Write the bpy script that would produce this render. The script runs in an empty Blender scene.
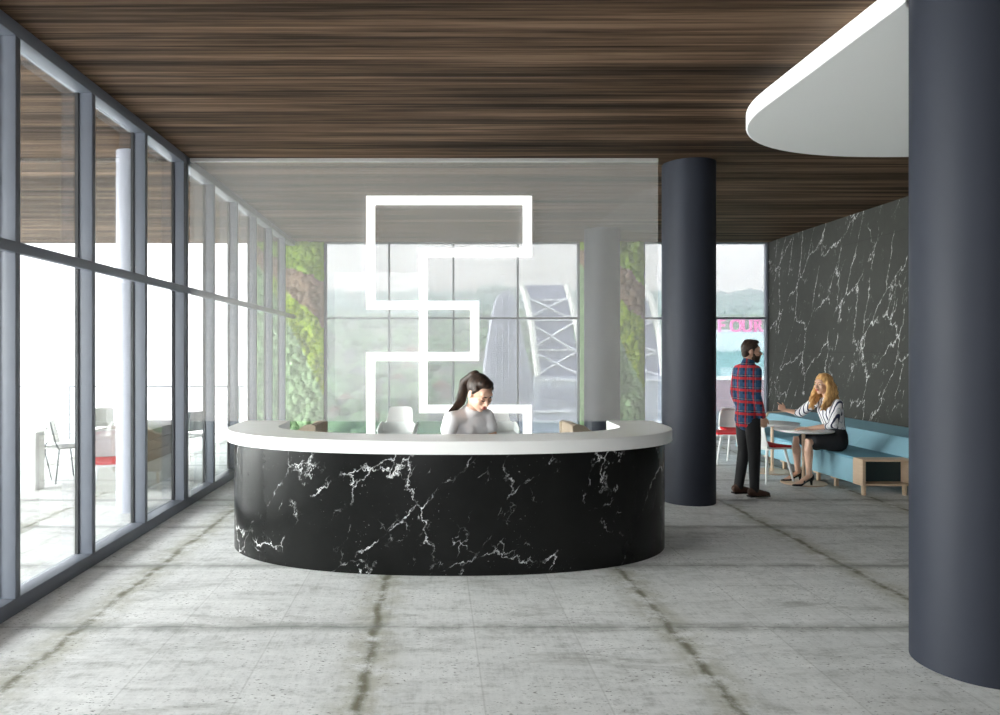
import bpy, bmesh, math, random
from mathutils import Vector, Matrix, noise
random.seed(7)
PI = math.pi
SC = bpy.context.scene
COL = SC.collection
V = Vector

# ------------------------------------------------------------------ materials
def new_mat(name):
    m = bpy.data.materials.new(name); m.use_nodes = True
    nt = m.node_tree; nt.nodes.clear()
    out = nt.nodes.new('ShaderNodeOutputMaterial')
    return m, nt, out

class NT:
    """small node-graph writer"""
    def __init__(s, nt): s.nt = nt; s.n = nt.nodes; s.l = nt.links
    def node(s, t, **kw):
        n = s.n.new(t)
        for k, v in kw.items(): setattr(n, k, v)
        return n
    def put(s, sock, v):
        if isinstance(v, bpy.types.NodeSocket): s.l.new(v, sock)
        elif isinstance(v, (tuple, list)) and len(v) == 3 and sock.type == 'RGBA': sock.default_value = (*v, 1)
        else: sock.default_value = v
    def math(s, op, a, b=0.0, c=0.0, clamp=False):
        n = s.node('ShaderNodeMath', operation=op, use_clamp=clamp)
        s.put(n.inputs[0], a); s.put(n.inputs[1], b); s.put(n.inputs[2], c)
        return n.outputs[0]
    def mix(s, f, a, b, blend='MIX'):
        n = s.node('ShaderNodeMix', data_type='RGBA', blend_type=blend)
        s.put(n.inputs[0], f); s.put(n.inputs[6], a); s.put(n.inputs[7], b)
        return n.outputs[2]
    def pos(s):
        return s.node('ShaderNodeNewGeometry').outputs['Position']
    def obj(s):
        return s.node('ShaderNodeTexCoord').outputs['Object']
    def sep(s, v):
        n = s.node('ShaderNodeSeparateXYZ'); s.put(n.inputs[0], v); return n.outputs
    def comb(s, x, y, z):
        n = s.node('ShaderNodeCombineXYZ')
        s.put(n.inputs[0], x); s.put(n.inputs[1], y); s.put(n.inputs[2], z); return n.outputs[0]
    def mapping(s, v, scale=(1, 1, 1), rot=(0, 0, 0), loc=(0, 0, 0)):
        n = s.node('ShaderNodeMapping'); s.put(n.inputs[0], v)
        n.inputs[1].default_value = loc; n.inputs[2].default_value = rot; n.inputs[3].default_value = scale
        return n.outputs[0]
    def noise(s, v, scale=5., detail=3., rough=.5, dist=0., out='Fac'):
        n = s.node('ShaderNodeTexNoise'); s.put(n.inputs['Vector'], v)
        s.put(n.inputs['Scale'], scale); s.put(n.inputs['Detail'], detail)
        s.put(n.inputs['Roughness'], rough); s.put(n.inputs['Distortion'], dist)
        return n.outputs[out]
    def voro(s, v, scale=5., feature='DISTANCE_TO_EDGE', out='Distance'):
        n = s.node('ShaderNodeTexVoronoi', feature=feature); s.put(n.inputs['Vector'], v); s.put(n.inputs['Scale'], scale)
        return n.outputs[out]
    def ramp(s, f, stops):
        n = s.node('ShaderNodeValToRGB'); s.put(n.inputs[0], f)
        e = n.color_ramp.elements
        while len(e) < len(stops): e.new(.5)
        for i, (p, c) in enumerate(stops):
            e[i].position = p
            e[i].color = (c, c, c, 1) if isinstance(c, (int, float)) else (*c, 1)
        return n.outputs[0]
    def step(s, f, lo, hi, a=0., b=1.):
        n = s.node('ShaderNodeMapRange', interpolation_type='SMOOTHSTEP')
        s.put(n.inputs[0], f); s.put(n.inputs[1], lo); s.put(n.inputs[2], hi); s.put(n.inputs[3], a); s.put(n.inputs[4], b)
        return n.outputs[0]
    def vadd(s, a, b, op='ADD'):
        n = s.node('ShaderNodeVectorMath', operation=op); s.put(n.inputs[0], a); s.put(n.inputs[1], b); return n.outputs[0]
    def vscale(s, a, k):
        n = s.node('ShaderNodeVectorMath', operation='SCALE'); s.put(n.inputs[0], a); s.put(n.inputs[3], k); return n.outputs[0]
    def bump(s, h, strength=.2, dist=.01):
        n = s.node('ShaderNodeBump'); s.put(n.inputs['Height'], h)
        n.inputs['Strength'].default_value = strength; n.inputs['Distance'].default_value = dist
        return n.outputs[0]
    def bsdf(s, out, color, rough=.5, metal=0., normal=None, spec=.5, **kw):
        p = s.node('ShaderNodeBsdfPrincipled')
        s.put(p.inputs['Base Color'], color); s.put(p.inputs['Roughness'], rough); s.put(p.inputs['Metallic'], metal)
        s.put(p.inputs['Specular IOR Level'], spec)
        if normal is not None: s.put(p.inputs['Normal'], normal)
        for k, v in kw.items(): s.put(p.inputs[k.replace('_', ' ')], v)
        s.l.new(p.outputs[0], out.inputs[0])
        return p

def pm(name, col, rough=.5, var=.06, scale=14., metal=0., spec=.5, bump=0.):
    """plain surface with a little procedural colour and roughness variation"""
    m, nt, out = new_mat(name); g = NT(nt)
    f = g.noise(g.obj(), scale, 4)
    a = tuple(c*(1-var) for c in col); b = tuple(min(1, c*(1+var)) for c in col)
    c = g.mix(f, a, b)
    nrm = g.bump(g.noise(g.obj(), scale*12, 2), bump, .003) if bump else None
    g.bsdf(out, c, g.step(f, 0, 1, rough*.93, min(1, rough*1.07)), metal, nrm, spec)
    return m

def floor_mat():
    m, nt, out = new_mat('board marked concrete'); g = NT(nt)
    p = g.pos(); x, y, z = g.sep(p)
    big = g.noise(p, .55, 5, .6)
    mid = g.noise(p, 2.6, 6, .65)
    fine = g.noise(p, 16, 6, .72)
    streak = g.noise(g.mapping(p, (1.1, 7., 1)), 1.6, 6, .7, .3)
    streak2 = g.noise(g.mapping(p, (9., 1.2, 1)), 1.4, 5, .65)
    grit = g.noise(g.mapping(p, (1, 1.6, 1)), 60, 4, .75)
    line = g.noise(g.mapping(p, (30., 2., 1)), 2., 4, .7)
    t = g.math('MULTIPLY_ADD', streak, .30, g.math('MULTIPLY', mid, .22))
    t = g.math('MULTIPLY_ADD', fine, .28, t)
    t = g.math('MULTIPLY_ADD', streak2, .10, t)
    t = g.math('MULTIPLY_ADD', line, .12, t)
    t = g.math('MULTIPLY_ADD', grit, .14, t)
    t = g.math('MULTIPLY_ADD', big, .10, t)
    c = g.ramp(t, [(.43, (.12, .125, .12)), (.535, (.50, .51, .505)), (.61, (.72, .73, .73)), (.75, (.88, .89, .89))])
    # per-slab tone
    ux = g.math('DIVIDE', g.math('ADD', x, 2.12), 1.76); uy = g.math('DIVIDE', g.math('SUBTRACT', y, 4.2), 1.2)
    wn = g.node('ShaderNodeTexWhiteNoise', noise_dimensions='3D')
    g.put(wn.inputs[0], g.comb(g.math('FLOOR', g.math('MULTIPLY', ux, 3)), g.math('FLOOR', uy), 0.))
    c = g.mix(1., c, g.ramp(wn.outputs[0], [(0, .90), (1, 1.0)]), 'MULTIPLY')
    # pits and dark specks
    sp = g.noise(g.mapping(p, (1, 2.2, 1)), 34, 3, .6)
    pit = g.step(sp, .585, .66)
    pit = g.math('MULTIPLY', pit, g.step(mid, .40, .6))
    c = g.mix(g.math('MULTIPLY', pit, .8), c, (.05, .05, .048))
    # dark weathering patches
    wp = g.step(g.noise(g.mapping(p, (.8, 2.4, 1)), 1.3, 8, .75, .6), .50, .70)
    c = g.mix(g.math('MULTIPLY', wp, .5), c, (.23, .235, .22))
    wob = g.math('MULTIPLY', g.math('SUBTRACT', g.noise(p, 3, 4), .5), .05)
    def joint(u, w):
        f = g.math('FRACT', g.math('ADD', g.math('ADD', u, wob), .5))
        return g.math('MULTIPLY', g.math('ABSOLUTE', g.math('SUBTRACT', f, .5)), w)
    dx, dy = joint(ux, 1.76), joint(uy, 1.2)
    nz = g.noise(p, 7, 5, .7)
    halo = g.math('MULTIPLY', g.step(dx, .0, .24, 1, 0), g.step(nz, .30, .62))
    c = g.mix(g.math('MULTIPLY', halo, .55), c, (.27, .26, .17))
    moss = g.math('MULTIPLY', g.step(dx, .004, .045, 1, 0), g.step(nz, .33, .6))
    c = g.mix(g.math('MULTIPLY', moss, .8), c, (.115, .105, .055))
    hy = g.math('MULTIPLY', g.step(dy, .0, .11, 1, 0), g.step(g.noise(p, 4.2, 4, .7), .30, .6))
    c = g.mix(g.math('MULTIPLY', hy, .6), c, (.20, .21, .20))
    hl = g.step(dy, .004, .016, 1, 0)
    c = g.mix(g.math('MULTIPLY', hl, .3), c, (.12, .125, .118))
    # thin formwork lines along the slab
    fl = g.math('ABSOLUTE', g.math('SUBTRACT', g.math('FRACT', g.math('ADD', g.math('MULTIPLY', ux, 3), .5)), .5))
    c = g.mix(g.math('MULTIPLY', g.step(fl, .003, .012, 1, 0), .22), c, (.2, .2, .19))
    b = g.bump(g.math('SUBTRACT', t, g.math('MULTIPLY', hl, .3)), .25, .02)
    g.bsdf(out, c, g.step(t, .4, .75, .7, .5), 0, b, .2)
    return m

def ceiling_mat():
    m, nt, out = new_mat('dark wood veneer'); g = NT(nt)
    p = g.pos(); x, y, z = g.sep(p)
    a = g.noise(g.mapping(p, (.16, 5.2, 1)), 1.0, 5, .62, .12)
    b = g.noise(g.mapping(p, (.45, 26., 1)), 1.0, 5, .7, .1)
    d = g.noise(g.mapping(p, (.7, 90., 1)), 1.0, 3, .6)
    blot = g.noise(g.mapping(p, (.6, 1.6, 1)), 1.1, 4, .6)
    t = g.math('MULTIPLY_ADD', a, .46, g.math('MULTIPLY', b, .36))
    t = g.math('MULTIPLY_ADD', d, .16, t)
    t = g.math('MULTIPLY_ADD', blot, .10, t)
    c = g.ramp(t, [(.41, (.007, .004, .0025)), (.49, (.038, .024, .015)), (.56, (.100, .062, .039)), (.65, (.23, .148, .095))])
    wob = g.math('MULTIPLY', g.math('SUBTRACT', g.noise(g.mapping(p, (.5, 1, 1)), 1, 3), .5), .22)
    f = g.math('FRACT', g.math('ADD', g.math('DIVIDE', y, .62), wob))
    seam = g.step(g.math('ABSOLUTE', g.math('SUBTRACT', f, .5)), .0, .055, 1, 0)
    seam = g.math('MULTIPLY', seam, g.step(g.noise(g.mapping(p, (.6, 6, 1)), 1, 4), .36, .6))
    c = g.mix(g.math('MULTIPLY', seam, .8), c, (.010, .007, .005))
    g.bsdf(out, c, g.step(t, .4, .7, .75, .6), 0, g.bump(t, .15, .01), .08)
    return m

def marble_mat(name, base, vein, scale=1.3, rot=(0, 0, 0), stretch=(1, 1, 1), gate=.47, rough=.25, seams=None, spec=.5, mott=.35, dens=1.):
    m, nt, out = new_mat(name); g = NT(nt)
    p = g.pos()
    q = g.mapping(g.mapping(p, (1, 1, 1), rot), stretch)
    dn = g.noise(q, 2.4*scale, 8, .67, out='Color')
    q1 = g.vadd(q, g.vscale(g.vadd(dn, (-.5, -.5, -.5)), .55/scale))
    e1 = g.voro(q1, scale)
    w = g.noise(p, 9, 3)
    v1 = g.step(e1, 0., g.math('MULTIPLY', w, .030*dens), 1, 0)
    g1 = g.step(g.noise(p, 1.15*scale, 4, .65), gate, gate+.13)
    v1 = g.math('MULTIPLY', v1, g1)
    dn2 = g.noise(q, 7*scale, 5, .6, out='Color')
    q2 = g.vadd(q, g.vscale(g.vadd(dn2, (-.5, -.5, -.5)), .22/scale))
    e2 = g.voro(q2, scale*4.2)
    v2 = g.step(e2, 0., g.math('MULTIPLY', w, .060*dens), 1, 0)
    v2 = g.math('MULTIPLY', v2, g.math('MULTIPLY', g.step(g.noise(p, 2.1*scale, 3, .6), .55, .68), g1))
    spk = g.math('MULTIPLY', g.step(g.noise(p, 70, 2), .70, .78), .35)
    brk = g.step(g.noise(p, 11, 5, .75), .36, .54, .12, 1.)
    v = g.math('MULTIPLY', g.math('MAXIMUM', v1, g.math('MULTIPLY', v2, .8)), brk)
    v = g.math('MAXIMUM', v, g.math('MULTIPLY', spk, g1), clamp=True)
    mo = g.noise(p, 5, 6, .7)
    b = g.mix(mo, tuple(c*(1-mott) for c in base), tuple(c*(1+mott) for c in base))
    c = g.mix(v, b, vein)
    if seams:
        axis, period, off = seams
        x, y, z = g.sep(p)
        f = g.math('FRACT', g.math('DIVIDE', g.math('ADD', (x, y, z)[axis], off), period))
        s_ = g.step(g.math('ABSOLUTE', g.math('SUBTRACT', f, .5)), .0, .004, 1, 0)
        f2 = g.math('FRACT', g.math('DIVIDE', g.math('ADD', z, .17), 1.65))
        s2 = g.step(g.math('ABSOLUTE', g.math('SUBTRACT', f2, .1)), .0, .004, 1, 0)
        c = g.mix(g.math('MULTIPLY', g.math('MAXIMUM', s_, s2), .4), c, tuple(k*.4 for k in base))
    g.bsdf(out, c, rough, 0, None, spec)
    return m

def glass_mat(name, tint=(1, 1, 1), frost=0., frost_col=(.9, .9, .9), gloss=1.0, floor_refl=0.0):
    m, nt, out = new_mat(name); g = NT(nt)
    tr = g.node('ShaderNodeBsdfTransparent'); g.put(tr.inputs[0], tint)
    body = tr.outputs[0]
    if frost:
        df = g.node('ShaderNodeBsdfDiffuse'); g.put(df.inputs[0], frost_col)
        tl = g.node('ShaderNodeBsdfTranslucent'); g.put(tl.inputs[0], frost_col)
        half = g.node('ShaderNodeMixShader'); half.inputs[0].default_value = .5
        g.l.new(df.outputs[0], half.inputs[1]); g.l.new(tl.outputs[0], half.inputs[2])
        mx = g.node('ShaderNodeMixShader')
        g.put(mx.inputs[0], g.step(g.noise(g.obj(), 3, 2), 0, 1, frost*.97, frost*1.03))
        g.l.new(body, mx.inputs[1]); g.l.new(half.outputs[0], mx.inputs[2]); body = mx.outputs[0]
    gl = g.node('ShaderNodeBsdfGlossy'); gl.inputs['Roughness'].default_value = 0.0
    fr = g.node('ShaderNodeFresnel'); fr.inputs[0].default_value = 1.5
    mx = g.node('ShaderNodeMixShader')
    g.put(mx.inputs[0], g.math('ADD', g.math('MULTIPLY', fr.outputs[0], gloss), floor_refl, clamp=True))
    g.l.new(body, mx.inputs[1]); g.l.new(gl.outputs[0], mx.inputs[2])
    g.l.new(mx.outputs[0], out.inputs[0])
    return m

def moss_mat(name, x0):
    m, nt, out = new_mat(name); g = NT(nt)
    p = g.pos(); x, y, z = g.sep(p)
    u = g.math('SUBTRACT', x, x0)
    wob = g.math('MULTIPLY', g.math('SUBTRACT', g.noise(p, 3.2, 5, .65), .5), .55)
    zz = g.math('ADD', z, wob)
    n = g.noise(p, 22, 5, .7); n2 = g.noise(p, 60, 3, .6)
    yel = g.ramp(n, [(.3, (.10, .19, .015)), (.5, (.30, .44, .03)), (.7, (.52, .62, .07))])
    brn = g.ramp(n2, [(.3, (.13, .08, .055)), (.55, (.36, .25, .18)), (.75, (.55, .45, .36))])
    gry = g.ramp(n, [(.3, (.16, .27, .13)), (.55, (.30, .44, .25)), (.75, (.48, .60, .42))])
    b1 = g.math('MULTIPLY_ADD', u, -.5, 3.22)
    b2 = g.math('MULTIPLY_ADD', u, -.96, 2.63)
    b3 = g.math('MULTIPLY_ADD', u, -2.1, 1.9)
    def above(b, w=.03): return g.step(g.math('SUBTRACT', zz, b), -w, w)
    c = g.mix(above(b3, .10), gry, yel)
    c = g.mix(above(b2), c, brn)
    c = g.mix(above(b1), c, g.mix(.35, yel, (.12, .30, .03)))
    c = g.mix(g.step(n2, .25, .42, .6, 0), c, (.02, .04, .008))
    g.bsdf(out, c, .9, 0, g.bump(n, .6, .03), .1)
    return m

def plaid_mat():
    m, nt, out = new_mat('plaid flannel'); g = NT(nt)
    x, y, z = g.sep(g.obj()); u = g.math('ADD', x, y)
    def band(v, per, ph, w):
        f = g.math('FRACT', g.math('ADD', g.math('DIVIDE', v, per), ph))
        return g.step(g.math('ABSOLUTE', g.math('SUBTRACT', f, .5)), w*.8, w, 1, 0)
    c = g.mix(g.noise(g.obj(), 30, 3), (.010, .020, .052), (.022, .05, .11))
    P = .135
    c = g.mix(g.math('MULTIPLY', g.math('MAXIMUM', band(u, P, .0, .17), band(z, P, .0, .17)), .55), c, (.035, .12, .24))
    c = g.mix(g.math('MULTIPLY', band(u, P, .5, .10), .85), c, (.42, .028, .03))
    c = g.mix(g.math('MULTIPLY', band(z, P, .5, .12), .9), c, (.50, .03, .035))
    c = g.mix(g.math('MULTIPLY', g.math('MAXIMUM', band(u, P, .26, .028), band(z, P, .26, .03)), .4), c, (.40, .38, .36))
    g.bsdf(out, c, .85, 0, None, .2)
    return m

def stripe_mat():
    m, nt, out = new_mat('striped cotton'); g = NT(nt)
    x, y, z = g.sep(g.obj())
    wob = g.math('MULTIPLY', g.noise(g.obj(), 6, 2), .05)
    u = g.math('ADD', g.math('ADD', y, g.math('MULTIPLY', x, -.15)), wob)
    f = g.math('FRACT', g.math('DIVIDE', u, .046))
    s_ = g.step(g.math('ABSOLUTE', g.math('SUBTRACT', f, .5)), .13, .19, 1, 0)
    f2 = g.math('FRACT', g.math('ADD', g.math('DIVIDE', u, .046), .5))
    s2 = g.step(g.math('ABSOLUTE', g.math('SUBTRACT', f2, .5)), .03, .05, 1, 0)
    c = g.mix(s_, (.80, .79, .82), (.035, .04, .09))
    c = g.mix(g.math('MULTIPLY', s2, .5), c, (.2, .22, .33))
    g.bsdf(out, c, .7, 0, None, .2)
    return m

def hair_mat(name, dark, light, scale=40):
    m, nt, out = new_mat(name); g = NT(nt)
    n = g.noise(g.mapping(g.obj(), (1, 1, .18)), scale, 4, .6)
    c = g.ramp(n, [(.32, dark), (.68, light)])
    g.bsdf(out, c, .5, 0, g.bump(n, .5, .006), .3)
    return m

def wood_mat(name, a, b):
    m, nt, out = new_mat(name); g = NT(nt)
    n = g.noise(g.mapping(g.obj(), (3, 3, 22)), 2.2, 4, .6, .3)
    g.bsdf(out, g.mix(n, a, b), .5, 0, None, .4)
    return m

def facade_mat(name, a, b, sx=1.6, sz=1.4):
    """wall with rows of small window openings as surface pattern"""
    m, nt, out = new_mat(name); g = NT(nt)
    x, y, z = g.sep(g.obj()); u = g.math('ADD', x, y)
    fx = g.math('ABSOLUTE', g.math('SUBTRACT', g.math('FRACT', g.math('DIVIDE', u, sx)), .5))
    fz = g.math('ABSOLUTE', g.math('SUBTRACT', g.math('FRACT', g.math('DIVIDE', z, sz)), .5))
    w = g.math('MULTIPLY', g.step(fx, .24, .28, 1, 0), g.step(fz, .24, .28, 1, 0))
    c = g.mix(w, g.mix(g.noise(g.obj(), 2, 3), a, tuple(k*.85 for k in a)), b)
    g.bsdf(out, c, .8, 0, None, .2)
    return m

def terrain_mat():
    m, nt, out = new_mat('wooded slope'); g = NT(nt)
    p = g.pos()
    n = g.noise(p, .035, 5, .6); n2 = g.noise(p, .25, 4, .7)
    c = g.ramp(n, [(.35, (.15, .22, .15)), (.5, (.22, .28, .19)), (.62, (.30, .29, .28))])
    c = g.mix(g.math('MULTIPLY', g.step(n2, .45, .7), .4), c, (.25, .27, .22))
    g.bsdf(out, c, 1, 0, None, .0)
    return m

M = {}
M['floor'] = floor_mat()
M['ceil'] = ceiling_mat()
M['marble_wall'] = marble_mat('grey black marble slabs', (.044, .045, .041), (.62, .62, .61), 1.9, (math.radians(-25), 0, 0), (1, 1.25, .42), .40, .5, (1, 1.18, .2), .06, .2, .78)
M['marble_desk'] = marble_mat('black marble', (.0075, .0078, .0075), (.85, .86, .87), 1.9, (0, math.radians(-36), 0), (1.1, 1.1, .65), .455, .22, None, .16, .5, .62)
M['frame'] = pm('blue grey powder coat', (.150, .165, .200), .42, .05, 4)
M['frame_in'] = pm('dark gasket', (.020, .021, .025), .6)
M['column'] = pm('slate blue plaster', (.021, .024, .034), .55, .04, 1.5, spec=.2)
M['white'] = pm('satin white lacquer', (.82, .82, .81), .35, .01, 3)
M['canopy'] = pm('white ceiling plaster', (.93, .935, .93), .6, .01, 2)
def glow_mat(name, col, e):
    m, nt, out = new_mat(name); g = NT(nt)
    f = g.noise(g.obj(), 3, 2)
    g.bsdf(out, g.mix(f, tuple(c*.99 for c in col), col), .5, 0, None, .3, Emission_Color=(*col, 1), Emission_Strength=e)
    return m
M['logo'] = glow_mat('glowing white acrylic', (.94, .94, .94), .55)  # glow added to keep the emblem pure white; no backlight is known
M['glass'] = glass_mat('clear glass', (.97, .985, .98), 0, gloss=.9)
M['tinted'] = glass_mat('solar control glass', (.46, .472, .474), 0, gloss=.6)
M['glass_out'] = glass_mat('window glass', (.95, .975, .97), 0, gloss=.55)
M['frost'] = glass_mat('frosted film glass', (.99, .99, .985), .19, (.96, .945, .925), .28, .004)
M['channel'] = pm('brushed aluminium', (.62, .62, .60), .35, .05, 30, .4)
M['unseen_wall'] = pm('unseen wall grey plaster', (.16, .16, .16), .8)
M['moss_l'] = moss_mat('moss', -2.62); M['moss_r'] = moss_mat('moss mix', 3.45)
M['moss_back'] = pm('dark backing board', (.05, .055, .045), .8)
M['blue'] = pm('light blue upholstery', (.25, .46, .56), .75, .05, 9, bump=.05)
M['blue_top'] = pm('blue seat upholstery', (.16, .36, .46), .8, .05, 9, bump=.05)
M['teal'] = pm('dark teal laminate', (.018, .045, .055), .6)
M['ash'] = wood_mat('pale ash wood', (.60, .42, .28), (.76, .60, .45))
M['tan'] = pm('tan wool', (.36, .28, .21), .9, .18, 60, bump=.1)
M['red'] = pm('red seat fabric', (.62, .012, .02), .75, .05, 20)
M['chairwhite'] = pm('white moulded plastic', (.80, .81, .81), .4, .01, 5)
M['tabletop'] = pm('white laminate', (.88, .885, .89), .4, .01, 5)
M['brownwood'] = wood_mat('weathered brown boards', (.06, .042, .028), (.17, .125, .085))
M['blacksteel'] = pm('black steel', (.03, .034, .04), .4, .1)
M['mesh'] = pm('grey chair shell', (.42, .42, .40), .6)
M['rail'] = pm('pale railing steel', (.30, .31, .32), .5)
M['lilac'] = pm('pale lilac post paint', (.42, .43, .50), .5, .03)
M['terr'] = terrain_mat()
M['plaid'] = plaid_mat(); M['stripe'] = stripe_mat()
M['skin'] = pm('skin', (.56, .33, .235), .5, .05, 25)
M['skin_f'] = pm('fair skin', (.66, .41, .30), .48, .04, 25)
M['lip'] = pm('lips', (.42, .11, .10), .4)
M['eyew'] = pm('eye white', (.75, .74, .72), .25); M['iris'] = pm('iris', (.03, .02, .014), .2)
M['brow'] = pm('brow hair', (.035, .02, .013), .7)
M['brow_l'] = pm('light brow hair', (.22, .12, .06), .7)
M['hair_m'] = hair_mat('brown hair', (.018, .011, .008), (.085, .05, .032), 60)
M['hair_w'] = hair_mat('blonde hair', (.36, .16, .05), (.82, .52, .22), 38)
M['hair_r'] = hair_mat('dark brown hair', (.008, .006, .006), (.055, .032, .022), 50)
M['black'] = pm('black cloth', (.013, .013, .015), .8, .2, 12)
M['skirt'] = pm('charcoal skirt cloth', (.022, .023, .028), .75, .2, 12)
M['brownshoe'] = pm('brown suede', (.065, .028, .017), .7, .2, 30)
M['blackshoe'] = pm('black leather', (.012, .012, .013), .25, .1)
M['tee'] = pm('white cotton', (.90, .905, .93), .8, .02, 10)

# ------------------------------------------------------------------ geometry
class MB:
    def __init__(s): s.b = bmesh.new()
    def box(s, x0, x1, y0, y1, z0, z1, bev=0., seg=2):
        r = bmesh.ops.create_cube(s.b, size=1)
        vs = r['verts']
        c = V(((x0+x1)/2, (y0+y1)/2, (z0+z1)/2)); d = V((x1-x0, y1-y0, z1-z0))
        for v in vs: v.co = V((v.co.x*d.x, v.co.y*d.y, v.co.z*d.z)) + c
        if bev:
            es = list({e for v in vs for e in v.link_edges})
            bmesh.ops.bevel(s.b, geom=es, offset=bev, segments=seg, profile=.5, affect='EDGES')
        return s
    def ring(s, c, a, b, n):
        return [s.b.verts.new(c + a*math.cos(2*PI*k/n) + b*math.sin(2*PI*k/n)) for k in range(n)]
    def skinrings(s, rings, cap=True):
        for r0, r1 in zip(rings, rings[1:]):
            n = len(r0)
            for k in range(n): s.b.faces.new((r0[k], r0[(k+1) % n], r1[(k+1) % n], r1[k]))
        if cap:
            s.b.faces.new(list(reversed(rings[0]))); s.b.faces.new(rings[-1])
    def tube(s, pts, radii, ref=(1, 0, 0), n=12, round_=True):
        """closed tube through pts; a radius is r or (a along ref, b)"""
        pts = [V(p) for p in pts]; ref = V(ref)
        R = [(r, r) if isinstance(r, (int, float)) else r for r in radii]
        T = []
        for i in range(len(pts)):
            t = pts[min(i+1, len(pts)-1)] - pts[max(i-1, 0)]
            T.append(t.normalized())
        if round_:
            r0, r1 = R[0], R[-1]; m0, m1 = min(r0), min(r1)
            pts = [pts[0]-T[0]*m0*.85, pts[0]-T[0]*m0*.5] + pts + [pts[-1]+T[-1]*m1*.5, pts[-1]+T[-1]*m1*.85]
            R = [(r0[0]*.45, r0[1]*.45), (r0[0]*.85, r0[1]*.85)] + R + [(r1[0]*.85, r1[1]*.85), (r1[0]*.45, r1[1]*.45)]
            T = [T[0], T[0]] + T + [T[-1], T[-1]]
        rings = []
        for p, t, (a, b) in zip(pts, T, R):
            sd = ref - t*ref.dot(t)
            if sd.length < .15: sd = V((0, 1, 0)) - t*t.y if abs(t.y) < .9 else V((0, 0, 1)) - t*t.z
            sd.normalize(); up = t.cross(sd)
            rings.append(s.ring(p, sd*a, up*b, n))
        s.skinrings(rings)
        return s
    def cyl(s, c, r, z0, z1, n=48, r1=None, bev=0.):
        r1 = r if r1 is None else r1
        prof = [(r, z0), (r1, z1)]
        if bev: prof = [(r-bev, z0), (r, z0+bev), (r1, z1-bev), (r1-bev, z1)]
        s.lathe(c, prof, n); return s
    def lathe(s, c, prof, n=32, sx=1., sy=1.):
        c = V((c[0], c[1], 0))
        rings = [[s.b.verts.new(c + V((r*sx*math.cos(2*PI*k/n), r*sy*math.sin(2*PI*k/n), z))) for k in range(n)] for r, z in prof]
        s.skinrings(rings); return s
    def ball(s, c, r, rot=None, n=20):
        c = V(c); r = (r, r, r) if isinstance(r, (int, float)) else r
        q = bmesh.ops.create_uvsphere(s.b, u_segments=n, v_segments=max(6, n//2+2), radius=1)
        for v in q['verts']:
            p = V((v.co.x*r[0], v.co.y*r[1], v.co.z*r[2]))
            if rot is not None: p = rot @ p
            v.co = p + c
        return s
    def prism(s, outline, f0, f1):
        """outline: list of 2D points; f0/f1 map a 2D point to its two 3D ends"""
        a = [s.b.verts.new(f0(*p)) for p in outline]; b = [s.b.verts.new(f1(*p)) for p in outline]
        n = len(a)
        for k in range(n): s.b.faces.new((a[k], a[(k+1) % n], b[(k+1) % n], b[k]))
        s.b.faces.new(list(reversed(a))); s.b.faces.new(b)
        return s
    def sheet(s, fn, nu, nv, th):
        """surface fn(u,v)->Vector given a thickness along its normal"""
        P = [[fn(i/nu, j/nv) for j in range(nv+1)] for i in range(nu+1)]
        def nrm(i, j):
            a = P[min(i+1, nu)][j]-P[max(i-1, 0)][j]; b = P[i][min(j+1, nv)]-P[i][max(j-1, 0)]
            return a.cross(b).normalized()
        A = [[s.b.verts.new(P[i][j]+nrm(i, j)*th/2) for j in range(nv+1)] for i in range(nu+1)]
        B = [[s.b.verts.new(P[i][j]-nrm(i, j)*th/2) for j in range(nv+1)] for i in range(nu+1)]
        for i in range(nu):
            for j in range(nv):
                s.b.faces.new((A[i][j], A[i+1][j], A[i+1][j+1], A[i][j+1]))
                s.b.faces.new((B[i][j], B[i][j+1], B[i+1][j+1], B[i+1][j]))
        for i in range(nu):
            s.b.faces.new((A[i][0], B[i][0], B[i+1][0], A[i+1][0])); s.b.faces.new((A[i][nv], A[i+1][nv], B[i+1][nv], B[i][nv]))
        for j in range(nv):
            s.b.faces.new((A[0][j], A[0][j+1], B[0][j+1], B[0][j])); s.b.faces.new((A[nu][j], B[nu][j], B[nu][j+1], A[nu][j+1]))
        return s
    def blob(s, c, r, sub=1, amp=.25, sq=.8):
        q = bmesh.ops.create_icosphere(s.b, subdivisions=sub, radius=1); c = V(c)
        for v in q['verts']:
            k = 1 + amp*(noise.noise(v.co*2.1 + c) )
            v.co = c + V((v.co.x*r*k, v.co.y*r*k, v.co.z*r*sq*k))
        return s
    def build(s, name, mat, parent=None, smooth=True, angle=40, world=True):
        bmesh.ops.recalc_face_normals(s.b, faces=s.b.faces)
        me = bpy.data.meshes.new(name)
        if parent is not None and world:
            o_ = V((0, 0, 0)); p = parent
            while p is not None: o_ += p.location; p = p.parent
            bmesh.ops.translate(s.b, verts=s.b.verts, vec=-o_)
        s.b.to_mesh(me); s.b.free()
        if smooth:
            me.polygons.foreach_set('use_smooth', [True]*len(me.polygons))
            me.set_sharp_from_angle(angle=math.radians(angle))
        me.materials.append(mat)
        o = bpy.data.objects.new(name, me); COL.objects.link(o)
        if parent is not None: o.parent = parent
        return o

def tag(o, label=None, cat=None, group=None, kind=None):
    if label: o['label'] = label
    if cat: o['category'] = cat
    if group: o['group'] = group
    if kind: o['kind'] = kind
    return o

def root(name, loc, label=None, cat=None, group=None, kind=None, rz=0.):
    o = bpy.data.objects.new(name, None); COL.objects.link(o)
    o.location = loc; o.rotation_euler = (0, 0, rz); o.empty_display_size = .1
    return tag(o, label, cat, group, kind)

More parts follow.
